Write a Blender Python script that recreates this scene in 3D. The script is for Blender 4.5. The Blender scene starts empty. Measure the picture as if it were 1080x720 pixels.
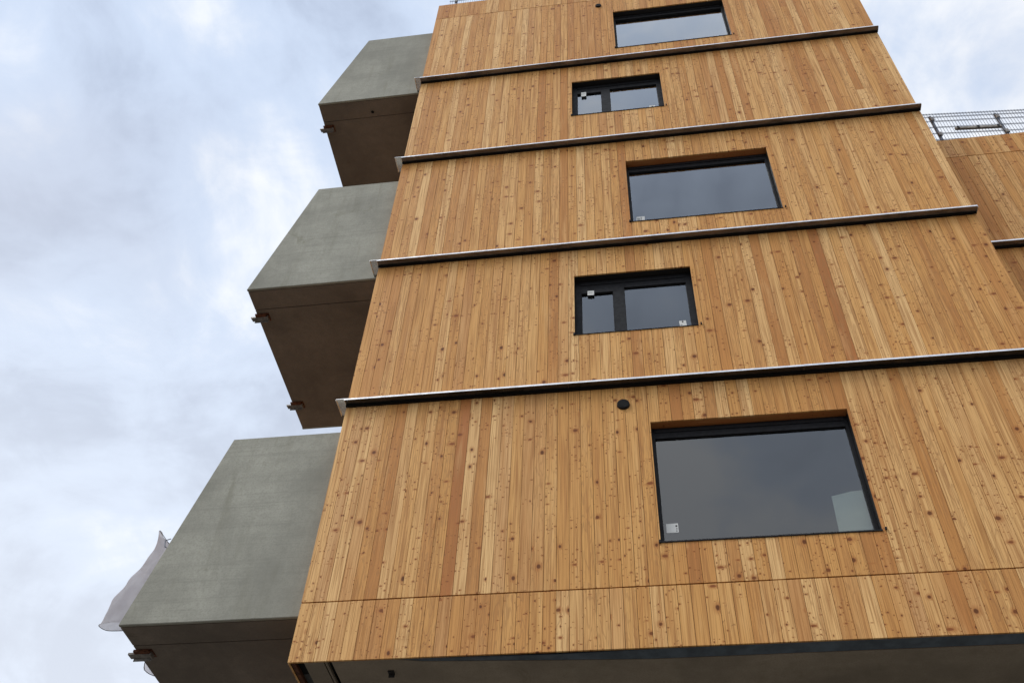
import bpy, bmesh, math, random
from mathutils import Vector, Matrix
random.seed(7)
S = bpy.context.scene
COL = S.collection
ZO = 3.67                       # height of the measuring plane above the ground
R = math.radians

# ------------------------------------------------------------------ nodes
def new_mat(name):
    m = bpy.data.materials.new(name); m.use_nodes = True
    nt = m.node_tree; nt.nodes.clear()
    out = nt.nodes.new('ShaderNodeOutputMaterial')
    return m, nt, out

class G:
    """tiny node-graph helper"""
    def __init__(s, nt): s.nt = nt
    def n(s, t, ins=None, **props):
        nd = s.nt.nodes.new(t)
        for k, v in props.items(): setattr(nd, k, v)
        for k, v in (ins or {}).items(): s.put(nd.inputs[k], v)
        return nd
    def put(s, sock, v):
        if isinstance(v, bpy.types.NodeSocket): s.nt.links.new(v, sock)
        elif v is not None: sock.default_value = v
    def m(s, op, a, b=None, c=None, clamp=False):
        nd = s.nt.nodes.new('ShaderNodeMath'); nd.operation = op; nd.use_clamp = clamp
        for i, v in enumerate((a, b, c)):
            if v is not None: s.put(nd.inputs[i], v)
        return nd.outputs[0]
    def mix(s, f, a, b, blend='MIX'):
        nd = s.nt.nodes.new('ShaderNodeMix'); nd.data_type = 'RGBA'; nd.blend_type = blend
        s.put(nd.inputs[0], f)
        for i, v in ((6, a), (7, b)):
            s.put(nd.inputs[i], v if isinstance(v, bpy.types.NodeSocket) else (*v, 1))
        return nd.outputs[2]
    def ramp(s, v, lo, hi, a=0.0, b=1.0, smooth=True):
        nd = s.nt.nodes.new('ShaderNodeMapRange'); nd.clamp = True
        nd.interpolation_type = 'SMOOTHSTEP' if smooth else 'LINEAR'
        for i, x in enumerate((v, lo, hi, a, b)): s.put(nd.inputs[i], x)
        return nd.outputs[0]
    def xyz(s, x=0.0, y=0.0, z=0.0):
        nd = s.nt.nodes.new('ShaderNodeCombineXYZ')
        for i, v in enumerate((x, y, z)): s.put(nd.inputs[i], v)
        return nd.outputs[0]
    def sep(s, v):
        nd = s.nt.nodes.new('ShaderNodeSeparateXYZ'); s.put(nd.inputs[0], v); return nd.outputs
    def noise(s, v, scale, detail=2.0, rough=.5, dist=0.0):
        nd = s.n('ShaderNodeTexNoise', {'Vector': v, 'Scale': scale, 'Detail': detail, 'Roughness': rough, 'Distortion': dist})
        return nd.outputs[0]

def simple(name, col, rough=.6, metal=0.0, spec=.5, var=0.0, scale=6.0):
    m, nt, out = new_mat(name); g = G(nt)
    p = g.n('ShaderNodeBsdfPrincipled', {'Roughness': rough, 'Metallic': metal, 'Specular IOR Level': spec})
    tc = g.n('ShaderNodeTexCoord').outputs['Object']
    if var:
        f = g.noise(tc, scale, 5, .6)
        lo = tuple(c*(1-var) for c in col); hi = tuple(min(1, c*(1+var)) for c in col)
        g.put(p.inputs['Base Color'], g.mix(g.ramp(f, .3, .7), lo, hi))
        g.put(p.inputs['Roughness'], g.ramp(g.noise(tc, scale*2.3, 3), .3, .7, max(0, rough-.1), min(1, rough+.1)))
    else:
        g.put(p.inputs['Base Color'], (*col, 1))
    nt.links.new(p.outputs[0], out.inputs[0])
    return m

def wood_material():
    m, nt, out = new_mat('larch_boards'); g = G(nt)
    uv = g.n('ShaderNodeUVMap').outputs[0]
    u, v, _ = g.sep(uv)
    at = g.n('ShaderNodeAttribute', attribute_name='board')
    tone, red, bid = g.sep(at.outputs['Color'])
    U = g.m('MULTIPLY_ADD', bid, 53.7, u)
    V = g.m('MULTIPLY_ADD', bid, 211.3, v)
    # --- knots: a sparse layer of round ones and a dense layer of pin knots, both clustered along the board
    clus = g.noise(g.xyz(g.m('MULTIPLY', bid, 97.0), g.m('MULTIPLY', V, 1.0), 3.0), 1.7, 2)
    def knots(sx, sz, rmin, rmax, keep, soft, off):
        w = g.noise(g.xyz(U, V, off), 22, 2)
        vec = g.xyz(g.m('MULTIPLY', g.m('MULTIPLY_ADD', w, .012, U), sx), g.m('MULTIPLY', V, sz), off)
        vo = g.n('ShaderNodeTexVoronoi', {'Vector': vec, 'Scale': 1.0, 'Randomness': .95}, voronoi_dimensions='2D', feature='F1')
        pos = vo.outputs['Position']; px, pz, _ = g.sep(pos)
        vx, vz, _ = g.sep(vec)
        dx = g.m('DIVIDE', g.m('SUBTRACT', vx, px), sx); dz = g.m('DIVIDE', g.m('SUBTRACT', vz, pz), sz)
        cr, cg, cb = g.sep(vo.outputs['Color'])
        # oval: some lie flat, some upright
        asp = g.ramp(cb, 0, 1, .75, 1.5, False)
        d = g.m('SQRT', g.m('ADD', g.m('POWER', g.m('DIVIDE', dx, asp), 2.0), g.m('POWER', g.m('MULTIPLY', dz, asp), 2.0)))
        rad = g.ramp(g.m('POWER', cg, 3.0), 0, 1, rmin, rmax, False)
        brd = g.ramp(g.m('FRACT', g.m('MULTIPLY', bid, 13.71)), 0, 1, .45, 1.35, False)      # clear boards and knotty boards
        exist = g.m('GREATER_THAN', g.m('MULTIPLY', g.m('MULTIPLY', cr, brd), g.ramp(clus, .36, .58, .10, 1.7)), keep)
        rel = g.m('DIVIDE', d, rad)
        core = g.m('MULTIPLY', g.ramp(rel, 1+soft, 1-soft, 0, 1), exist)
        halo = g.m('MULTIPLY', g.ramp(rel, 3.3, 1.0, 0, 1), exist)
        return core, halo, cb
    k1, h1, c1 = knots(9.0, 3.8, .0055, .026, .38, .35, 1.7)
    k2, h2, c2 = knots(21.0, 9.5, .004, .0098, .60, .4, 8.3)
    # --- grain: straight streaks bending round the knots
    hh = g.m('MAXIMUM', h1, h2)
    Ug = g.m('MULTIPLY_ADD', hh, .012, U)
    g1 = g.noise(g.xyz(g.m('MULTIPLY', Ug, 95), g.m('MULTIPLY', V, 1.1), 0), 1.0, 4, .6, .25)
    g2 = g.noise(g.xyz(g.m('MULTIPLY', Ug, 26), g.m('MULTIPLY', V, .55), 9), 1.0, 3, .55, .9)
    # cathedral figure: only on part of the boards
    ph = g.noise(g.xyz(g.m('MULTIPLY', Ug, 13), g.m('MULTIPLY', V, 1.6), 4), 1.0, 2, .5, .3)
    fig = g.m('SINE', g.m('MULTIPLY', ph, 46.0))
    figm = g.m('MULTIPLY', g.ramp(fig, .3, 1.0), g.ramp(g.m('FRACT', g.m('MULTIPLY', bid, 7.31)), .45, .8))
    # rippled tear-out marks across the board, only here and there
    rp = g.noise(g.xyz(g.m('MULTIPLY', Ug, 22), g.m('MULTIPLY', V, 21), 2), 1.0, 3, .6, .6)
    rpm = g.m('MULTIPLY', g.ramp(rp, .60, .72), g.ramp(clus, .48, .62))
    pale = (.86, .540, .230); mid = (.725, .380, .118); deep = (.56, .240, .064); rd = (.41, .130, .036)
    c = g.mix(g.ramp(tone, .0, .5, 0, 1, False), deep, mid)
    c = g.mix(g.ramp(tone, .5, 1.0, 0, 1, False), c, pale)
    c = g.mix(red, c, rd)
    blot = g.noise(g.xyz(g.m('MULTIPLY', U, 9), g.m('MULTIPLY', V, .8), 5), 1.0, 3)
    c = g.mix(g.ramp(blot, .50, .72, 0, .42), c, deep)
    c = g.mix(g.ramp(blot, .47, .30, 0, .30), c, pale)
    c = g.mix(g.ramp(g1, .45, .66, 0, .72), c, (.36, .155, .045))
    c = g.mix(g.ramp(g2, .47, .68, 0, .62), c, (.40, .17, .05))
    c = g.mix(g.m('MULTIPLY', figm, .40), c, (.36, .17, .06))
    c = g.mix(g.m('MULTIPLY', rpm, .75), c, (.27, .115, .04))
    c = g.mix(g.m('MULTIPLY', g.m('MAXIMUM', h1, g.m('MULTIPLY', h2, .8)), .55), c, (.40, .14, .035))
    kc = g.mix(c1, (.10, .030, .008), (.27, .080, .020))
    c = g.mix(g.m('MULTIPLY', k1, .92), c, kc)
    c = g.mix(g.m('MULTIPLY', k2, .85), c, g.mix(c2, (.085, .028, .008), (.22, .070, .018)))
    p = g.n('ShaderNodeBsdfPrincipled', {'Base Color': c, 'Roughness': g.ramp(g1, .3, .7, .5, .66), 'Specular IOR Level': .2})
    bp = g.n('ShaderNodeBump', {'Height': g.m('ADD', g.m('MULTIPLY', g1, .6), g.m('SUBTRACT', g2, rpm)), 'Strength': .22, 'Distance': .004})
    nt.links.new(bp.outputs[0], p.inputs['Normal'])
    nt.links.new(p.outputs[0], out.inputs[0])
    return m

def concrete_material(name, base, streak=.5, warm=0.0):
    m, nt, out = new_mat(name); g = G(nt)
    oi = g.n('ShaderNodeObjectInfo').outputs['Random']
    tc = g.n('ShaderNodeTexCoord').outputs['Object']
    x, y, z = g.sep(tc)
    off = g.m('MULTIPLY', oi, 31.0)
    P = g.xyz(g.m('ADD', x, off), y, g.m('ADD', z, off))
    a = g.noise(P, .9, 5, .6, .3)
    b = g.noise(P, 7.0, 6, .65)
    f = g.noise(P, 60.0, 3, .6)
    st = g.noise(g.xyz(g.m('MULTIPLY', g.m('ADD', x, off), 5.0), g.m('MULTIPLY', y, 5.0), g.m('MULTIPLY', z, .5)), 1.0, 5, .6, .4)
    hl = g.noise(g.xyz(g.m('MULTIPLY', x, .5), g.m('MULTIPLY', y, .5), g.m('MULTIPLY', g.m('ADD', z, off), 24.0)), 1.0, 3, .6)
    lo = tuple(k*.70 for k in base); hi = tuple(min(1, k*1.18) for k in base)
    c = g.mix(g.ramp(a, .28, .72), lo, hi)
    c = g.mix(g.ramp(b, .35, .75, 0, .38), c, tuple(k*.72 for k in base))
    c = g.mix(g.ramp(f, .4, .72, 0, .42), c, tuple(k*.6 for k in base))
    c = g.mix(g.ramp(st, .52, .78, 0, streak), c, (base[0]*.55, base[1]*.53, base[2]*.45))
    c = g.mix(g.ramp(st, .45, .25, 0, .25), c, tuple(min(1, k*1.3) for k in base))
    c = g.mix(g.ramp(hl, .50, .68, 0, .26), c, tuple(k*.6 for k in base))
    # damp, mossy blotches
    bl = g.noise(P, 1.7, 5, .7, .8)
    c = g.mix(g.ramp(bl, .60, .74, 0, .45), c, (base[0]*.50, base[1]*.49, base[2]*.38))
    # bug holes
    vo = g.n('ShaderNodeTexVoronoi', {'Vector': P, 'Scale': 9.0}, feature='F1')
    cr = g.sep(vo.outputs['Color'])
    hole = g.m('MULTIPLY', g.m('LESS_THAN', vo.outputs['Distance'], g.m('MULTIPLY', cr[1], .055)), g.m('GREATER_THAN', cr[0], .5))
    c = g.mix(g.m('MULTIPLY', hole, .6), c, tuple(k*.3 for k in base))
    p = g.n('ShaderNodeBsdfPrincipled', {'Base Color': c, 'Roughness': .8, 'Specular IOR Level': .25})
    bp = g.n('ShaderNodeBump', {'Height': g.m('ADD', b, g.m('MULTIPLY', f, .5)), 'Strength': .25, 'Distance': .006})
    nt.links.new(bp.outputs[0], p.inputs['Normal'])
    nt.links.new(p.outputs[0], out.inputs[0])
    return m

def glass_material():
    m, nt, out = new_mat('window_glass'); g = G(nt)
    tc = g.n('ShaderNodeTexCoord').outputs['Object']
    ge = g.n('ShaderNodeNewGeometry')
    dt = g.n('ShaderNodeVectorMath', {0: ge.outputs['Normal'], 1: ge.outputs['Incoming']}, operation='DOT_PRODUCT').outputs['Value']
    q = g.m('POWER', g.m('SUBTRACT', 1.0, g.m('ABSOLUTE', dt)), 3.5)
    f = g.m('MULTIPLY', g.m('MULTIPLY_ADD', q, .96, .04), 2.7, clamp=True)       # six glass surfaces of the triple glazing
    f = g.m('MULTIPLY', f, g.m('SUBTRACT', 1.0, ge.outputs['Backfacing']))
    tc = g.n('ShaderNodeTexCoord').outputs['Object']
    wob = g.n('ShaderNodeBump', {'Height': g.noise(tc, 1.1, 1), 'Strength': .06, 'Distance': .03}).outputs[0]
    gl = g.n('ShaderNodeBsdfGlossy', {'Color': (.95, .97, .98, 1), 'Roughness': .02, 'Normal': wob})
    tr = g.n('ShaderNodeBsdfTransparent', {'Color': (.84, .87, .86, 1)})
    mx = g.n('ShaderNodeMixShader', {0: f})
    nt.links.new(tr.outputs[0], mx.inputs[1]); nt.links.new(gl.outputs[0], mx.inputs[2])
    nt.links.new(mx.outputs[0], out.inputs[0])
    return m

def netting_material():
    m, nt, out = new_mat('pale_netting'); g = G(nt)
    uv = g.n('ShaderNodeUVMap').outputs[0]
    w = g.noise(uv, 9.0, 4)
    d = g.n('ShaderNodeBsdfDiffuse', {'Color': g.mix(g.ramp(w, .3, .7), (.58, .56, .58), (.74, .73, .75))})
    t = g.n('ShaderNodeBsdfTranslucent', {'Color': (.66, .64, .67, 1)})
    tr = g.n('ShaderNodeBsdfTransparent', {'Color': (.9, .9, .92, 1)})
    a = g.n('ShaderNodeMixShader', {0: .62}); b = g.n('ShaderNodeMixShader', {0: .20})
    nt.links.new(d.outputs[0], a.inputs[1]); nt.links.new(t.outputs[0], a.inputs[2])
    nt.links.new(a.outputs[0], b.inputs[1]); nt.links.new(tr.outputs[0], b.inputs[2])
    nt.links.new(b.outputs[0], out.inputs[0])
    return m

def metal_material(name, col, r0, r1, dirt, dcol=(.05, .04, .035), metal=.9):
    m, nt, out = new_mat(name); g = G(nt)
    tc = g.n('ShaderNodeTexCoord').outputs['Object']
    x, y, z = g.sep(tc)
    a = g.noise(g.xyz(g.m('MULTIPLY', x, 2.2), g.m('MULTIPLY', y, 9), g.m('MULTIPLY', z, 1.3)), 1.0, 6, .7, .4)
    b = g.noise(tc, 14, 4, .6)
    c = g.mix(g.ramp(b, .3, .7), tuple(k*.85 for k in col), col)
    dm = g.m('MULTIPLY', g.ramp(a, .42, .66), dirt)
    c = g.mix(dm, c, dcol)
    p = g.n('ShaderNodeBsdfPrincipled', {'Base Color': c, 'Metallic': g.m('SUBTRACT', metal, g.m('MULTIPLY', dm, .7)), 'Roughness': g.ramp(b, .3, .7, r0, r1)})
    nt.links.new(p.outputs[0], out.inputs[0])
    return m

WOOD = wood_material()
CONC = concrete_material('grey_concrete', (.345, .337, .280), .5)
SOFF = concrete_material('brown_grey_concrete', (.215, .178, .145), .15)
SOFF2 = concrete_material('rough_soffit_concrete', (.33, .27, .205), .3)
GLASS = glass_material()
NET = netting_material()
LEDGE = metal_material('galvanised_sheet', (.93, .94, .96), .20, .34, .12)
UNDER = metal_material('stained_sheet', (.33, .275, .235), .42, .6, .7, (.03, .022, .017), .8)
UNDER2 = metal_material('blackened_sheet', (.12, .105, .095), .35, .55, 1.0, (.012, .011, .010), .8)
GALV = metal_material('galvanised_steel', (.27, .30, .36), .5, .65, .3, metal=.3)
BLACK = simple('anthracite_frame', (.008, .008, .0095), .6, 0, .25, .2, 9)
DARKM = simple('black_membrane_and_shade', (.008, .008, .008), .8, 0, .2)
MEMB = simple('blue_grey_membrane', (.10, .125, .155), .6, 0, .4, .25, 5)
RUST = simple('rusty_steel', (.12, .043, .020), .8, .2, .3, .45, 25)
STEEL = simple('weathered_steel', (.23, .21, .19), .5, .5, .5, .35, 20)
PALEBAR = simple('weathered_wood_bar', (.30, .27, .23), .7, 0, .3, .35, 15)
PAPER = simple('white_sticker', (.72, .72, .68), .55, 0, .4)
INK = simple('black_print', (.02, .02, .02), .6, 0, .3)
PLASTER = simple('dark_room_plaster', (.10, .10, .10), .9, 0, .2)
BOARD = simple('pale_green_board', (.40, .43, .39), .8, 0, .2, .05, 3)
TRIM = simple('dark_lintel_trim', (.02, .018, .017), .6, 0, .3)

# ------------------------------------------------------------------ mesh helpers
def obj(name, bm, mat, parent=None, smooth=False):
    me = bpy.data.meshes.new(name); bm.normal_update(); bm.to_mesh(me); bm.free()
    for mm in (mat if isinstance(mat, (list, tuple)) else [mat]): me.materials.append(mm)
    if smooth:
        for p in me.polygons: p.use_smooth = True
    o = bpy.data.objects.new(name, me); COL.objects.link(o)
    if parent is not None: o.parent = parent
    return o

def tag(o, label=None, cat=None, group=None, kind=None):
    for k, v in (('label', label), ('category', cat), ('group', group), ('kind', kind)):
        if v: o[k] = v
    return o

def empty(name, loc, label, cat):
    o = bpy.data.objects.new(name, None); COL.objects.link(o); o.location = loc
    return tag(o, label, cat)

def box(bm, x0, x1, y0, y1, z0, z1, mi=0, bev=0.0):
    vs = [bm.verts.new((x, y, z)) for z in (z0, z1) for y in (y0, y1) for x in (x0, x1)]
    fs = [bm.faces.new([vs[i] for i in q]) for q in ((0, 2, 3, 1), (4, 5, 7, 6), (0, 1, 5, 4), (2, 6, 7, 3), (0, 4, 6, 2), (1, 3, 7, 5))]
    for f in fs: f.material_index = mi
    if bev:
        bmesh.ops.bevel(bm, geom=list({e for f in fs for e in f.edges}), offset=bev, segments=1, affect='EDGES')

def prism(bm, pts, d):
    """pts: closed outline of 3-D points, extruded by vector d"""
    d = Vector(d)
    a = [bm.verts.new(p) for p in pts]; b = [bm.verts.new(Vector(p)+d) for p in pts]
    n = len(pts)
    bm.faces.new(a[::-1]); bm.faces.new(b)
    for i in range(n): bm.faces.new((a[i], a[(i+1) % n], b[(i+1) % n], b[i]))
    bmesh.ops.recalc_face_normals(bm, faces=bm.faces[:])

def tube(bm, p, q, r, n=8):
    p, q = Vector(p), Vector(q); d = (q-p).normalized()
    s = d.cross(Vector((0, 0, 1)));  s = s.normalized() if s.length > 1e-4 else Vector((1, 0, 0))
    t = d.cross(s)
    A = [bm.verts.new(p+(s*math.cos(k*2*math.pi/n)+t*math.sin(k*2*math.pi/n))*r) for k in range(n)]
    B = [bm.verts.new(q+(s*math.cos(k*2*math.pi/n)+t*math.sin(k*2*math.pi/n))*r) for k in range(n)]
    bm.faces.new(A); bm.faces.new(B[::-1])
    for k in range(n): bm.faces.new((A[k], B[k], B[(k+1) % n], A[(k+1) % n]))

def plate(bm, x0, x1, z0, z1, y0, y1, holes):
    xs = sorted({x0, x1, *[c for h in holes for c in h[:2] if x0 < c < x1]})
    zs = sorted({z0, z1, *[c for h in holes for c in h[2:] if z0 < c < z1]})
    for a, b in zip(xs, xs[1:]):
        for c, d in zip(zs, zs[1:]):
            mx, mz = (a+b)/2, (c+d)/2
            if any(h[0] < mx < h[1] and h[2] < mz < h[3] for h in holes): continue
            box(bm, a, b, y0, y1, c, d)

# ------------------------------------------------------------------ cladding
BW = .1339                        # board width
def boards(name, parent, O, A, N, length, z0, z1, holes=(), seed=0, forced=None, width=BW, bias=0.0, redder=0.0):
    """vertical boards on the plane through O spanned by A (horizontal) and z; N points outwards"""
    rnd = random.Random(seed)
    O, A, N = Vector(O), Vector(A), Vector(N)
    bm = bmesh.new(); uvl = bm.loops.layers.uv.new('UVMap'); cl = bm.loops.layers.float_color.new('board')
    gap = .0038; th = .021
    n = max(1, round(length/width)); w = length/n
    def piece(a, b, c, d, u0, col, dep, sk):
        def P(u, z, k):
            return O + A*u + N*((dep+sk*(u-u0-w/2)) if k else -th) + Vector((0, 0, z))
        ch = .0012
        ring_b = [(a, c), (b, c), (b, d), (a, d)]
        ring_f = [(a+ch, c+ch), (b-ch, c+ch), (b-ch, d-ch), (a+ch, d-ch)]
        vb = [bm.verts.new(P(u, z, 0)) for u, z in ring_b]
        vm = [bm.verts.new(P(u, z, 1)-N*ch) for u, z in ring_b]
        vf = [bm.verts.new(P(u, z, 1)) for u, z in ring_f]
        ring = {**{v: p for v, p in zip(vb, ring_b)}, **{v: p for v, p in zip(vm, ring_b)}, **{v: p for v, p in zip(vf, ring_f)}}
        fs = [bm.faces.new(vf)]
        for i in range(4):
            j = (i+1) % 4
            fs.append(bm.faces.new((vm[i], vm[j], vf[j], vf[i])))
            fs.append(bm.faces.new((vb[i], vb[j], vm[j], vm[i])))
        if N.dot(fs[0].normal if fs[0].normal.length else N) < 0: pass
        for f in fs:
            for l in f.loops:
                u, z = ring[l.vert]; l[uvl].uv = (u-u0, z); l[cl] = col
    for i in range(n):
        u0, u1 = i*w, (i+1)*w
        def rc():
            t = min(1, max(0, rnd.gauss(.56+bias, .23)))
            r = 0.0 if rnd.random() > .22+redder else rnd.uniform(.08, .45)
            if forced and i in forced: t, r = .15, .72
            return (t, r, rnd.random(), 1)
        cuts = [u0+gap/2, u1-gap/2]
        for h in holes:
            for e in h[:2]:
                if u0+.012 < e < u1-.012: cuts.append(e)
                elif u0-.012 <= e <= u0+.012 and e == h[1]: pass
        cuts.sort()
        # butt joints
        zb = [z0, z1]
        if z1-z0 > 1.6 and rnd.random() < .025: zb.insert(1, rnd.uniform(z0+.5, z1-.5))
        for s0, s1 in zip(zb, zb[1:]):
            col = rc(); dep = rnd.uniform(-.0012, .0012); sk = rnd.uniform(-.018, .018)
            for a, b in zip(cuts, cuts[1:]):
                iv = [(s0, s1)]
                mu = (a+b)/2
                for h in holes:
                    if h[0] < mu < h[1]:
                        nv = []
                        for p, q in iv:
                            if h[3] <= p or h[2] >= q: nv.append((p, q)); continue
                            if h[2] > p: nv.append((p, h[2]))
                            if h[3] < q: nv.append((h[3], q))
                        iv = nv
                for p, q in iv:
                    if q-p > .01: piece(a, b, p+.001, q-.001, u0, col, dep, sk)
    bmesh.ops.recalc_face_normals(bm, faces=bm.faces[:])
    # open backs: make sure the fronts face outwards
    for f in bm.faces:
        if abs(f.normal.dot(N)) > .95 and f.normal.dot(N) < 0: f.normal_flip()
    return obj(name, bm, WOOD, parent)

# ------------------------------------------------------------------ measures (metres above ground)
W = 8.437; DEP = 12.0
ZB = 3.198+ZO; ZS = 3.889+ZO; L = [6.763+ZO+2.9*k for k in range(4)]; ZT = 18.40+ZO; ZR = 19.115+ZO
PJ = .128; OV = .105; SB = .1577
WIN = [  # x0, x1, z0, z1, kind
    (3.767, 5.995, 4.410, 6.145, 'wide'), (2.895, 4.492, 7.799, 9.052, 'sash'), (3.737, 5.941, 10.236, 11.936, 'wide'),
    (2.888, 4.481, 13.597, 14.852, 'sash'), (3.737, 5.923, 16.041, 17.714, 'wide')]
WIN = [(a, b, c+ZO, d+ZO, k) for a, b, c, d, k in WIN]
HOLES = [w[:4] for w in WIN]
ROUGH = [(a-.022, b+.022, c-.022, d+.022) for a, b, c, d in HOLES]      # openings in the wall behind, larger than in the boards

tower = empty('timber_building', (0, 0, 0), 'tall timber-clad apartment block with five windows, metal ledges and jutting concrete balconies', 'building')

levels = [ZB, ZS] + L + [ZT, ZR]
GAPS = .010
for i, (a, b) in enumerate(zip(levels, levels[1:])):
    top = b - (GAPS if b in L else .006); bot = a + (.006 if a in (ZS, ZT) else .040 if a in L else 0)
    forced = {0: None, 1: {int(1.4996/BW)}, 2: {int(6.21/BW)}}.get(i)
    boards('cladding', tower, (0, 0, 0), (1, 0, 0), (0, -1, 0), W, bot, top, [h for h in HOLES if a < h[2] < b], 100+i, forced, bias=(.0, .02, .0, -.02, -.02, -.04, -.05)[i], redder=.14 if i < 2 else 0)
    # the two side walls
    boards('cladding', tower, (0, DEP, 0), (0, -1, 0), (-1, 0, 0), DEP-.024, bot, top, [], 200+i)
    boards('cladding', tower, (W, .024, 0), (0, 1, 0), (1, 0, 0), DEP-.024, bot, top, [], 300+i)

# load-bearing walls, floors and flat roof inside the cladding
bm = bmesh.new()
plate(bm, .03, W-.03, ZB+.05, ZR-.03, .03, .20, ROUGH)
box(bm, .03, .2, .203, DEP-.03, ZB+.05, ZR-.03)
box(bm, W-.2, W-.03, .203, DEP-.03, ZB+.05, ZR-.03)
box(bm, .03, W-.03, DEP-.2, DEP, ZB+.05, ZR-.03)
for z in [ZS]+L+[ZT]:
    box(bm, .203, W-.203, .203, DEP-.203, z-.22, z+.03)
box(bm, .203, W-.203, 5.0, 5.15, ZB+.3, ZT-.25)
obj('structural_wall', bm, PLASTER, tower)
bm = bmesh.new()
plate(bm, .024, W-.024, ZB+.06, ZR-.04, .0225, .0285, ROUGH)
box(bm, .0225, .0285, .03, DEP-.03, ZB+.06, ZR-.04)
box(bm, W-.0285, W-.0225, .03, DEP-.03, ZB+.06, ZR-.04)
obj('wind_barrier', bm, DARKM, tower)
bm = bmesh.new()
box(bm, .01, W-.01, .005, .26, ZR-.012, ZR+.004); box(bm, .01, .26, .263, DEP, ZR-.012, ZR+.004); box(bm, W-.26, W-.01, .263, DEP, ZR-.012, ZR+.004)
obj('parapet_cap', bm, BLACK, tower)

# underside
bm = bmesh.new()
ys = [(0, .016), (.42, .016), (1.0, .03), (1.35, .10), (2.7, .18), (3.6, .226), (W-.02, .222)]
for (xa, ya), (xb, yb) in zip(ys, ys[1:]):
    prism(bm, [(xa+.02, ya+.001, ZB+.012), (xb+.02 if xb < 8 else xb, yb+.001, ZB+.012), (xb+.02 if xb < 8 else xb, 1.2, ZB+.012), (xa+.02, 1.2, ZB+.012)], (0, 0, .1)) if xa > .3 else None
for k, (x0, x1) in enumerate(((.42, 2.72), (2.725, 5.02), (5.025, 6.62), (6.625, W-.02))):
    box(bm, x0, x1, 1.203, DEP-.3, ZB+.010+.002*(k % 2), ZB+.11)
obj('soffit', bm, SOFF2, tower)
bm = bmesh.new()
for (xa, ya, ta), (xb, yb, tb) in zip([(1.0, .028, .027), (1.35, .098, .07), (2.7, .178, .10), (3.6, .224, .075), (5.5, .22, .062)], [(1.35, .098, .07), (2.7, .178, .10), (3.6, .224, .075), (5.5, .22, .062), (W-.02, .22, .06)]):
    prism(bm, [(xa, ta, ZB+.03), (xb, tb, ZB+.03), (xb, yb, ZB+.018), (xa, ya, ZB+.018)], (0, 0, .01))
obj('sealing_strip', bm, MEMB, tower)
bm = bmesh.new()
box(bm, .025, W-.024, .0225, .3, ZB+.045, ZB+.058); obj('gap_backing', bm, DARKM, tower)
bm = bmesh.new()
box(bm, .036, .075, .022, DEP-.3, ZB-.004, ZB+.04); obj('corner_batten', bm, RUST, tower)
bm = bmesh.new()
box(bm, .16, .36, .03, DEP-.3, ZB+.008, ZB+.043); box(bm, .375, .395, .03, DEP-.3, ZB+.004, ZB+.043); obj('soffit_trim', bm, SOFF2, tower)
for xx, yy in ((1.0, .243),):
    bm = bmesh.new()
    box(bm, xx-.03, xx+.03, yy-.01, yy+.05, ZB-.004, ZB+.009); box(bm, xx-.03, xx+.03, yy+.043, yy+.05, ZB-.035, ZB-.006)
    obj('fixing_bracket', bm, TRIM, tower)

# ledges: folded metal sheet with an upright lip, returned round the left corner
def ledge(parent, x0, x1, z, left_return, right_cap, y0=0.0):
    bm = bmesh.new()
    t = .003; lip = .021
    yf = y0-PJ
    parts = []
    n = max(1, round((x1-x0)/3.0)); st = (x1-x0)/n
    for k in range(n):
        a, b = x0+k*st+(.0005 if k else 0), x0+(k+1)*st-(.0005 if k < n-1 else 0)
        dz = random.uniform(-.002, .002)
        prism(bm, [(a, yf, z-lip+dz), (a, yf+t, z-lip+dz), (a, yf+t, z-t+dz), (a, y0+.018, z-t), (a, y0+.018, z+.005), (a, yf, z+.004+dz)], (b-a, 0, 0))
    if left_return:
        prism(bm, [(-OV, yf, z-lip), (-OV+t, yf, z-lip), (-OV+t, yf, z-t), (-.003, yf, z-t), (-.003, yf, z+.006), (-OV, yf, z+.004)], (0, SB-yf-.002, 0))
    if right_cap:
        box(bm, x1-.002, x1+.001, yf+.001, y0-.004, z-.045, z+.006)
    bm.normal_update()
    nf = len(bm.faces)
    box(bm, x0+.001, x1-.003, y0-.032, y0-.003, z-.034, z-t-.001, 2)      # black strip added as the shade where the ledge meets the wall
    bm.faces.ensure_lookup_table()
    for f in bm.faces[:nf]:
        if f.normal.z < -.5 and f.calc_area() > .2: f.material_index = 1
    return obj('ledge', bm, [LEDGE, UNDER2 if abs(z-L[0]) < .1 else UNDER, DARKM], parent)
LU = .025                        # the sheet sits a little above the floor line
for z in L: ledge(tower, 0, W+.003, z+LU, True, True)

# round vents
def vent(parent, x, z, r, y0=0.0):
    bm = bmesh.new()
    bmesh.ops.create_cone(bm, cap_ends=True, segments=28, radius1=r, radius2=r*.93, depth=.028, matrix=Matrix.Translation((x, y0-.015, z)) @ Matrix.Rotation(R(90), 4, 'X'))
    o = obj('vent_cap', bm, BLACK, parent)
    bm = bmesh.new()
    for k in range(-3, 4):
        zz = z+k*r*.24; hw = math.sqrt(max(0, (r*.86)**2-(k*r*.24)**2))
        if hw > .01: box(bm, x-hw, x+hw, y0-.036, y0-.0295, zz-.004, zz+.004)
    obj('louvre', bm, TRIM, o)
vent(tower, 3.468, 6.455+ZO, .078); vent(tower, 3.454, 18.066+ZO, .062)

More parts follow.
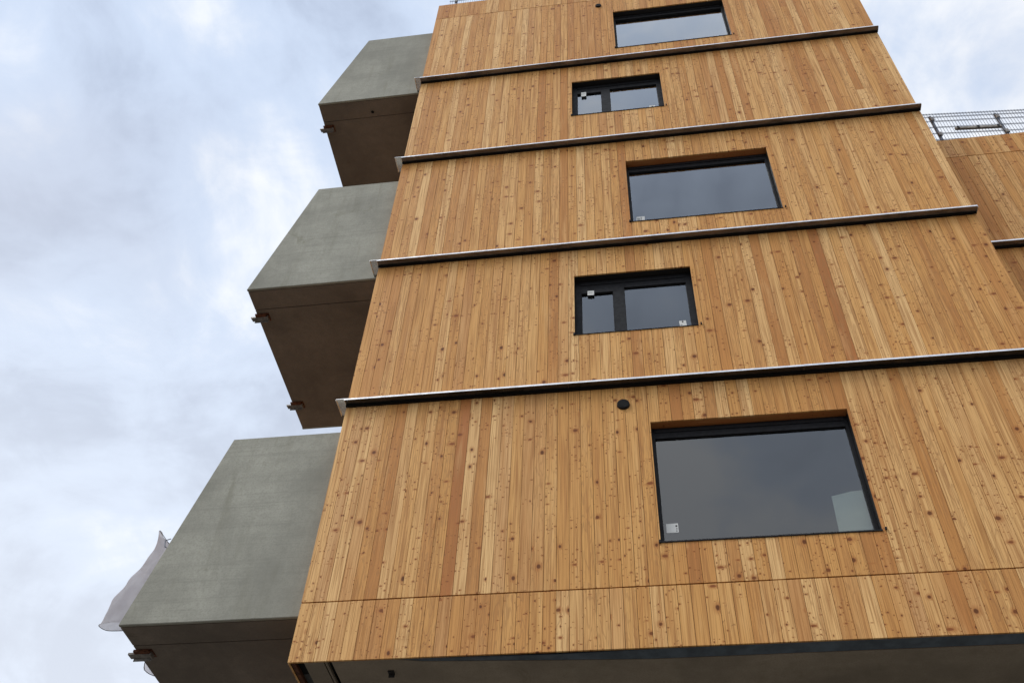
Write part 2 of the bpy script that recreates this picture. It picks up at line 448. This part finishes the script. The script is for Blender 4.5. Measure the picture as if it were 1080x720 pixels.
# windows
def window(parent, x0, x1, z0, z1, kind, idx, label):
    fy0, fy1, gy = .122, .195, .148
    bm = bmesh.new()
    ft = .155 if kind == 'wide' else .192
    sd = .038 if kind == 'wide' else .078
    e = .002
    box(bm, x0+e, x0+sd, fy0, fy1, z0+.02, z1-e); box(bm, x1-sd, x1-e, fy0, fy1, z0+.02, z1-e)
    box(bm, x0+sd, x1-sd, fy0, fy1, z1-ft, z1-e); box(bm, x0+sd, x1-sd, fy0, fy1, z0+.02, z0+.075)
    box(bm, x0+sd, x1-sd, fy0-.010, fy0-.001, z1-ft*.45, z1-.012)                 # blind rail in front of the head
    panes = [(x0+sd, x1-sd, z0+.075, z1-ft)]
    if kind == 'sash':
        m0, m1 = x0+.530, x0+.675
        box(bm, m0, m1, fy0-.004, fy1, z0+.075, z1-ft-.0005)
        panes = [(m1, x1-sd, z0+.075, z1-ft)]
    fr = obj('window', bm, BLACK, parent)
    if label: fr['label'] = label
    if kind == 'sash':
        bm = bmesh.new()
        a, b, c, d = x0+sd, m0, z0+.075, z1-ft
        sw = .010
        box(bm, a, a+sw, fy0-.006, fy1-.01, c, d); box(bm, b-sw, b-.001, fy0-.006, fy1-.01, c, d)
        box(bm, a+sw, b-sw, fy0-.006, fy1-.01, d-.068, d-.001); box(bm, a+sw, b-sw, fy0-.006, fy1-.01, c, c+.05)
        obj('opening_sash', bm, BLACK, fr)
        panes.append((a+sw, b-sw, c+.05, d-.068))
    for p in panes:
        bm = bmesh.new(); box(bm, p[0]+.001, p[1]-.001, gy, gy+.02, p[2]+.001, p[3]-.001); obj('pane', bm, GLASS, fr)
        bm = bmesh.new()
        g = .006
        for q in ((p[0], p[0]+g, p[2], p[3]), (p[1]-g, p[1], p[2], p[3]), (p[0]+g, p[1]-g, p[2], p[2]+g), (p[0]+g, p[1]-g, p[3]-g, p[3])):
            box(bm, q[0]+.0005, q[1]-.0005, gy-.006, gy-.001, q[2]+.0005, q[3]-.0005)
        obj('glazing_seal', bm, TRIM, fr)
    # sill with upturned ends
    bm = bmesh.new(); sh = .011 if idx == 0 else .002
    prism(bm, [(x0+.003, -.012, z0-.004), (x0+.003, -.012, z0+sh), (x0+.003, fy0-.001, z0+sh+.004), (x0+.003, fy0-.001, z0-.004)], (x1-x0-.006, 0, 0))
    box(bm, x0-.018, x0+.002, -.028, -.004, z0-.012, z0+.022)
    box(bm, x1+.022, x1+.040, -.026, -.004, z0+.002, z0+.030)
    obj('sill', bm, BLACK, fr)
    # lining of the opening
    wl = idx in (0, 2)
    if wl:
        bm = bmesh.new(); uvl = bm.loops.layers.uv.new('UVMap'); cl = bm.loops.layers.float_color.new('board')
        box(bm, x0-.01, x1+.01, .0215, .121, z1+.001, z1+.02)
        for f in bm.faces:
            for l in f.loops:
                l[uvl].uv = (l.vert.co.y, l.vert.co.x); l[cl] = (.0, 1.0, .3+.1*idx, 1)
        obj('lintel_lining', bm, WOOD, fr)
    else:
        bm = bmesh.new(); box(bm, x0-.01, x1+.01, .0215, .121, z1+.001, z1+.02); obj('lintel_lining', bm, TRIM, fr)
    for a in (x0-.019, x1+.001):
        bm = bmesh.new(); box(bm, a, a+.018, .0215, .121, z0+.022, z1); obj('jamb_lining', bm, BLACK, fr)
    # stickers left on by the glaziers
    gz = gy-.0005
    def stick(a, b, c, d, y, marks, tilt=0.0):
        bm = bmesh.new(); cx, cz = (a+b)/2, (c+d)/2
        box(bm, a, b, y-.0015, y, c, d, 0)
        for (ma, mb, mc, md) in marks:
            box(bm, a+ma*(b-a), a+mb*(b-a), y-.003, y-.002, c+mc*(d-c), c+md*(d-c), 1)
        bmesh.ops.rotate(bm, cent=(cx, y, cz), matrix=Matrix.Rotation(tilt, 3, 'Y'), verts=bm.verts[:])
        obj('sticker', bm, [PAPER, INK], fr)
    if idx == 0: stick(x0+.073, x0+.20, z0+.235, z0+.355, gz, [(.78, .92, .62, .80), (.82, .92, .36, .46), (.80, .90, .12, .22)], .0)
    if idx == 1:
        stick(x0+.172, x0+.262, z1-.31, z1-.215, .115, [(.15, .8, .55, .6)], .03)
        stick(x0+1.365, x0+1.455, z0+.165, z0+.285, gz, [(.4, .6, .7, .95), (.1, .4, .3, .36)], -.04)
    if idx == 2: stick(x0+.092, x0+.215, z0+.20, z0+.33, gz, [(.55, .6, .1, .9), (.1, .45, .5, .58), (.1, .45, .25, .33)], .05)
    if idx == 3:
        stick(x0+.16, x0+.25, z1-.375, z1-.225, .115, [(.15, .8, .55, .6)], 0)
        stick(x0+1.345, x0+1.445, z0+.265, z0+.335, gz, [(.4, .6, .4, .7)], 0.05)
    return fr
wl = ['largest fixed window, low on the facade, with a sticker at its lower left', 'two-light window above the largest window', None, 'small two-light window high on the facade', 'topmost wide window']
for i, w in enumerate(WIN): window(tower, *w, i, wl[i])

# balconies
XB, XT, HB, YB = -2.080, -1.463, 2.667, 3.2186
def edge_x(h): return XB+(XT-XB)*h/HB
def balcony(parent, z):
    bm = bmesh.new()                                               # slab, with the drip groove left open
    th = .20
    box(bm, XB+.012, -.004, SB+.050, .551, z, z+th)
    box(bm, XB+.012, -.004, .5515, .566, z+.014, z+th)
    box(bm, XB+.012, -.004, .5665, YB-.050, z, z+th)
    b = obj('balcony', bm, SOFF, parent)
    for y0, y1 in ((SB, SB+.045), (YB-.045, YB)):
        bm = bmesh.new()
        prism(bm, [(XB, y0, z), (-.004, y0, z), (-.004, y0, z+HB), (XT, y0, z+HB)], (0, y1-y0, 0))
        bmesh.ops.bevel(bm, geom=bm.edges[:], offset=.008, segments=1, affect='EDGES')
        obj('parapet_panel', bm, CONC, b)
    bm = bmesh.new()
    for k in range(24):
        y = SB+.18+k*.118
        tube(bm, (edge_x(.2)+.05, y, z+th), (edge_x(1.25)+.05, y, z+1.25), .006, 6)
    tube(bm, (edge_x(1.25)+.05, SB+.046, z+1.25), (edge_x(1.25)+.05, YB-.046, z+1.25), .02, 8)
    obj('railing', bm, GALV, b)
    # steel lifting anchors that still stick out of the slab edge
    for yy in (.705, 2.62):
        bm = bmesh.new()
        prism(bm, [(XB-.095, yy-.02, z-.028), (XB-.075, yy+.045, z-.045), (XB+.16, yy+.045, z-.045), (XB+.16, yy-.02, z-.030)], (0, 0, .024))
        box(bm, XB-.045, XB+.17, yy+.046, yy+.052, z-.075, z-.004)
        box(bm, XB+.165, XB+.185, yy-.03, yy+.05, z-.055, z-.002)
        a = obj('anchor_bracket', bm, STEEL, b)
        bm = bmesh.new()
        box(bm, XB-.012, XB+.17, yy-.075, yy-.022, z-.030, z-.002); box(bm, XB+.171, XB+.20, yy-.07, yy+.08, z-.006, z-.001)
        obj('rusty_plate', bm, RUST, a)
    # glazed door to the flat behind
    bm = bmesh.new()
    for q in ((.7, .78), (1.66, 1.74), (2.62, 2.7)): box(bm, -.06, -.024, q[0], q[1], z+th+.02, z+2.35)
    for q in ((th+.02, th+.1), (2.27, 2.35)):
        for r_ in ((.7805, 1.6595), (1.7405, 2.6195)): box(bm, -.058, -.024, r_[0], r_[1], z+q[0], z+q[1])
    d = obj('balcony_door', bm, BLACK, b)
    return b
for k in range(3):
    b = balcony(tower, 3.830+ZO+5.8*k)
# form-tie hole in the underside of the top balcony
bm = bmesh.new()
bmesh.ops.create_cone(bm, cap_ends=True, segments=14, radius1=.03, radius2=.022, depth=.012, matrix=Matrix.Translation((-1.05, .448, 3.83+ZO+11.6-.007)))
obj('tie_plug', bm, DARKM, b)

# concrete ground storey the block stands on (set back under the overhang)
bm = bmesh.new(); box(bm, .6, W-.4, 3.0, DEP-.6, 0, ZB+.009); obj('base_wall', bm, CONC, tower)

# ------------------------------------------------------------------ lower wing, set back on the right
wing = empty('timber_building', (W, .64, 0), 'lower timber-clad wing set back beyond the right edge of the tall block', 'building')
WY = .64; WR = 12.655+ZO; WS = 12.115+ZO; WL = 5.6
wl_levels = [ZB, ZS, L[0], L[1], WS, WR]
for i, (a, b) in enumerate(zip(wl_levels, wl_levels[1:])):
    top = b-(GAPS if b in L else .006); bot = a+(.006 if a in (ZS, WS) else .040 if a in L else 0)
    boards('cladding', wing, (.026, 0, 0), (1, 0, 0), (0, -1, 0), WL-.026, bot, top, [], 400+i, bias=.04)
    boards('cladding', wing, (WL, .024, 0), (0, 1, 0), (1, 0, 0), 8, bot, top, [], 500+i)
bm = bmesh.new(); box(bm, .028, WL-.03, .03, 8, ZB+.05, WR-.03); obj('structural_wall', bm, PLASTER, wing)
bm = bmesh.new(); box(bm, .027, WL-.024, .0225, .0285, ZB+.06, WR-.04); obj('wind_barrier', bm, DARKM, wing)
bm = bmesh.new(); box(bm, .027, WL-.01, .005, .26, WR-.012, WR+.004); obj('parapet_cap', bm, BLACK, wing)
bm = bmesh.new(); box(bm, .03, WL-.03, .03, 8, ZB+.012, ZB+.045); obj('soffit', bm, SOFF, wing)
bm = bmesh.new(); box(bm, .1, WL-.4, 2.6, 7.5, 0, ZB+.009); obj('base_wall', bm, CONC, wing)
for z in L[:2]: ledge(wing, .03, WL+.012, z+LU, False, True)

# ------------------------------------------------------------------ wire mesh guards on the roofs
def mesh_fence(loc, rz, length, h, posts, label, bar=None):
    f = empty('rooftop_fence', loc, label, 'fence'); f.rotation_euler.z = rz
    bm = bmesh.new()
    n = int(length/.05); r = .0025
    for k in range(n+1):
        x = k*.05; box(bm, x-r, x+r, -r, r, .03, h)
    zs = [.08, .28, .48, .68, h-.13, h-.035]
    for z in zs:
        for s in (-1, 1): box(bm, -.02, length+.02, s*.0075-.0028, s*.0075+.0028, z-.0036, z+.0036)
    obj('wire_mesh', bm, GALV, f)
    for x in posts:
        bm = bmesh.new(); box(bm, x-.02, x+.02, .014, .054, 0, h-.06, bev=.003)
        box(bm, x-.06, x+.06, .0, .12, -.012, -.0005)
        p = obj('post', bm, GALV, f)
        for z in (.26, h-.2):
            bm = bmesh.new(); box(bm, x-.03, x+.03, -.018, .0135, z-.05, z+.05, bev=.004); obj('clamp', bm, STEEL, p)
    if bar:
        bm = bmesh.new(); x0, x1, z = bar
        box(bm, x0, x1, -.05, -.012, z-.030, z+.030, bev=.004)
        o = obj('cross_bar', bm, PALEBAR, f)
        for x in (x0+.05, (x0+x1)/2, x1-.05):
            bm = bmesh.new(); box(bm, x-.018, x+.018, -.058, -.0505, z-.034, z+.034); obj('coupler', bm, TRIM, o)
    return f
mesh_fence((W+.10, .668, WR+.016), R(3.5), 5.2, .95, [.40, 1.47, 3.1, 4.7], 'wire mesh guard fence standing on the roof edge of the lower wing', bar=(.66, 1.40, .36))
mesh_fence((.22, .06, ZR+.016), 0, 8.0, 1.05, [.13, 2.1, 4.1, 6.1, 7.9], 'wire mesh guard fence standing on the roof edge of the tall block')

# ------------------------------------------------------------------ wind-blown sheet on the lowest balcony
def cr(p, t):
    """Catmull-Rom through p at t in 0..1"""
    n = len(p)-1; f = min(t*n, n-1e-6); i = int(f); f -= i
    a, b, c, d = p[max(0, i-1)], p[i], p[i+1], p[min(n, i+2)]
    return tuple(.5*((2*b[k])+(-a[k]+c[k])*f+(2*a[k]-5*b[k]+4*c[k]-d[k])*f*f+(-a[k]+3*b[k]-3*c[k]+d[k])*f**3) for k in range(len(b)))
cols = [  # each column runs from the hem up to the top edge: (x, y, z)
    [(-2.085, .285, 3.845), (-1.99, .285, 4.25), (-1.92, .285, 4.62), (-1.855, .285, 4.95)],
    [(-2.31, .33, 3.89), (-2.25, .33, 4.22), (-2.10, .33, 4.60), (-1.99, .33, 4.86), (-1.93, .33, 5.02)],
    [(-2.475, .42, 4.03), (-2.42, .42, 4.34), (-2.325, .42, 4.56), (-2.225, .42, 4.78), (-2.175, .42, 5.02), (-2.178, .42, 5.31)],
    [(-2.31, .62, 4.17), (-2.27, .62, 4.40), (-2.20, .62, 4.7), (-2.02, .62, 5.10)],
    [(-2.13, .95, 4.12), (-2.10, .95, 4.40), (-2.06, .95, 4.7), (-1.90, .95, 5.05)],
    [(-2.25, 1.25, 3.95), (-2.16, 1.25, 4.35), (-2.02, 1.25, 4.7), (-1.87, 1.25, 5.03)],
    [(-2.10, 1.6, 4.02), (-2.06, 1.6, 4.3), (-1.95, 1.6, 4.7), (-1.86, 1.6, 5.05)]]
NV, NU = 30, 48
bm = bmesh.new(); uvl = bm.loops.layers.uv.new('UVMap')
grid = []
for j in range(NV+1):
    row = [cr(c, j/NV) for c in cols]
    rr = []
    for i in range(NU+1):
        x, y, z = cr(row, i/NU)
        k = math.sin(math.pi*i/NU)
        x += k*(.022*math.sin(i*.9+j*.25)+.014*math.sin(j*.8-i*.4)+.008*math.sin(i*1.7-j*.5)); rr.append(bm.verts.new((x, y, z+ZO)))
    grid.append(rr)
for j in range(NV):
    for i in range(NU):
        f = bm.faces.new((grid[j][i], grid[j][i+1], grid[j+1][i+1], grid[j+1][i])); f.smooth = True
        for l, (a, b) in zip(f.loops, ((i, j), (i+1, j), (i+1, j+1), (i, j+1))): l[uvl].uv = (a/NU*1.5, b/NV*1.2)
sheet = tag(obj('netting_sheet', bm, NET), 'pale translucent netting sheet billowing from the side of the lowest concrete balcony', 'sheet')
bm = bmesh.new()
for a, b in zip(grid[0], grid[0][1:]): pass
def cord(pts, r):
    for a, b in zip(pts, pts[1:]): tube(bm, a, b, r, 6)
hem = [Vector(cr([cr(c, 0) for c in cols], i/NU))+Vector((0, 0, ZO)) for i in range(0, NU+1)]
topl = [Vector(cr([cr(c, 1) for c in cols], i/NU))+Vector((0, 0, ZO)) for i in range(0, NU+1)]
cord(hem, .004); obj('hem_cord', bm, TRIM, sheet)
bm = bmesh.new(); cord(topl, .004); obj('hem_cord', bm, TRIM, sheet)
bm = bmesh.new()
for p, q in (((-1.85, .31, 4.90), (-1.93, .25, 4.93)), ((-1.93, .25, 4.93), (-1.945, .24, 5.01)), ((-1.945, .24, 5.01), (-1.88, .24, 5.03))):
    tube(bm, Vector(p)+Vector((0, 0, ZO)), Vector(q)+Vector((0, 0, ZO)), .006, 6)
obj('tie_wire', bm, GALV, sheet)

# ------------------------------------------------------------------ board leaning inside the big window
bm = bmesh.new()
prism(bm, [(5.60, .222, ZS+.032), (6.06, .222, ZS+.032), (6.04, .214, 5.13+ZO), (5.85, .214, 5.118+ZO), (5.63, .214, 5.065+ZO)], (0, .012, 0))
tag(obj('building_board', bm, BOARD), 'pale board leaning behind the glass in the lower right corner of the biggest window', 'board')

# ------------------------------------------------------------------ ground
m, nt, out = new_mat('dark_gravelly_ground'); g = G(nt)
tc = g.n('ShaderNodeTexCoord').outputs['Object']
c = g.mix(g.ramp(g.noise(tc, .25, 6, .6), .3, .7), (.085, .078, .068), (.15, .135, .115))
c = g.mix(g.ramp(g.noise(tc, 18, 4, .7), .45, .7, 0, .5), c, (.19, .175, .15))
p = g.n('ShaderNodeBsdfPrincipled', {'Base Color': c, 'Roughness': .9}); nt.links.new(p.outputs[0], out.inputs[0])
bm = bmesh.new()
vs = [bm.verts.new((x, y, 0)) for x, y in ((-600, -600), (600, -600), (600, 600), (-600, 600))]; bm.faces.new(vs)
tag(obj('ground', bm, m), kind='structure')

# ------------------------------------------------------------------ sky and light
SUN_EL, SUN_AZ = R(50), R(238)       # azimuth measured from +y clockwise
sd = Vector((math.sin(SUN_AZ)*math.cos(SUN_EL), math.cos(SUN_AZ)*math.cos(SUN_EL), math.sin(SUN_EL)))
wd = bpy.data.worlds.new('World'); S.world = wd; wd.use_nodes = True
nt = wd.node_tree; nt.nodes.clear(); g = G(nt)
out = nt.nodes.new('ShaderNodeOutputWorld')
sky = g.n('ShaderNodeTexSky', sky_type='NISHITA', sun_disc=False, sun_elevation=SUN_EL, sun_rotation=SUN_AZ)
bg1 = g.n('ShaderNodeBackground', {'Color': sky.outputs[0], 'Strength': .10})
d = g.n('ShaderNodeTexCoord').outputs['Generated']
x, y, z = g.sep(d)
zz = g.m('ADD', g.m('MAXIMUM', z, 0.0), .22)
P = g.xyz(g.m('DIVIDE', x, zz), g.m('DIVIDE', y, zz), 0.0)
P = g.n('ShaderNodeVectorMath', {0: P, 1: (5.35, 2.2, .4)}, operation='ADD').outputs[0]
n1 = g.noise(P, 3.2, 8, .56, .45)
n2 = g.noise(P, 1.15, 3, .5, .2)
n3 = g.noise(P, 11.0, 6, .6, .5)
v = g.m('ADD', g.m('MULTIPLY', n1, .52), g.m('ADD', g.m('MULTIPLY', n2, .34), g.m('MULTIPLY', n3, .14)))
c = g.mix(g.ramp(v, .39, .50), (.45, .52, .66), (.64, .74, .91))
c = g.mix(g.ramp(v, .485, .585), c, (.98, 1.0, 1.03))
warm = g.noise(P, 1.0, 3, .5, .2)      # lilac-grey thicker banks
c = g.mix(g.ramp(warm, .50, .60, 0, .55), c, (.52, .55, .65))
low = g.ramp(z, .90, .42)            # paler towards the horizon, as cloud decks are
c = g.mix(g.m('MULTIPLY', low, .46), c, (1.03, 1.05, 1.08))
bg2 = g.n('ShaderNodeBackground', {'Color': c, 'Strength': 1.0})
mx = g.n('ShaderNodeMixShader', {0: .86})
nt.links.new(bg1.outputs[0], mx.inputs[1]); nt.links.new(bg2.outputs[0], mx.inputs[2])
nt.links.new(mx.outputs[0], out.inputs[0])

ld = bpy.data.lights.new('sun', 'SUN'); ld.energy = 1.5; ld.angle = R(30); ld.color = (1, .96, .90)
lo = bpy.data.objects.new('sun', ld); COL.objects.link(lo); lo.location = (0, -20, 40)
lo.rotation_euler = (-sd).to_track_quat('-Z', 'Y').to_euler()

# ------------------------------------------------------------------ camera
f, yaw, pitch, roll = 1056.85, -.18608, .84798, .06044
fw = Vector((math.sin(yaw)*math.cos(pitch), math.cos(yaw)*math.cos(pitch), math.sin(pitch)))
rt = Vector((math.cos(yaw), -math.sin(yaw), 0)); up = rt.cross(fw)
r2 = rt*math.cos(roll)+up*math.sin(roll); u2 = -rt*math.sin(roll)+up*math.cos(roll)
M = Matrix((r2, u2, -fw)).transposed().to_4x4(); M.translation = Vector((3.67628, -8.53311, -2.07112+ZO))
cd = bpy.data.cameras.new('camera'); cd.sensor_width = 36; cd.lens = f/1080*36; cd.clip_end = 3000; cd.clip_start = .05
co = bpy.data.objects.new('camera', cd); COL.objects.link(co); co.matrix_world = M
S.camera = co

S.view_settings.view_transform = 'Standard'; S.view_settings.look = 'None'
S.view_settings.exposure = .20; S.view_settings.gamma = 1
S.cycles.max_bounces = 8; S.cycles.transparent_max_bounces = 12
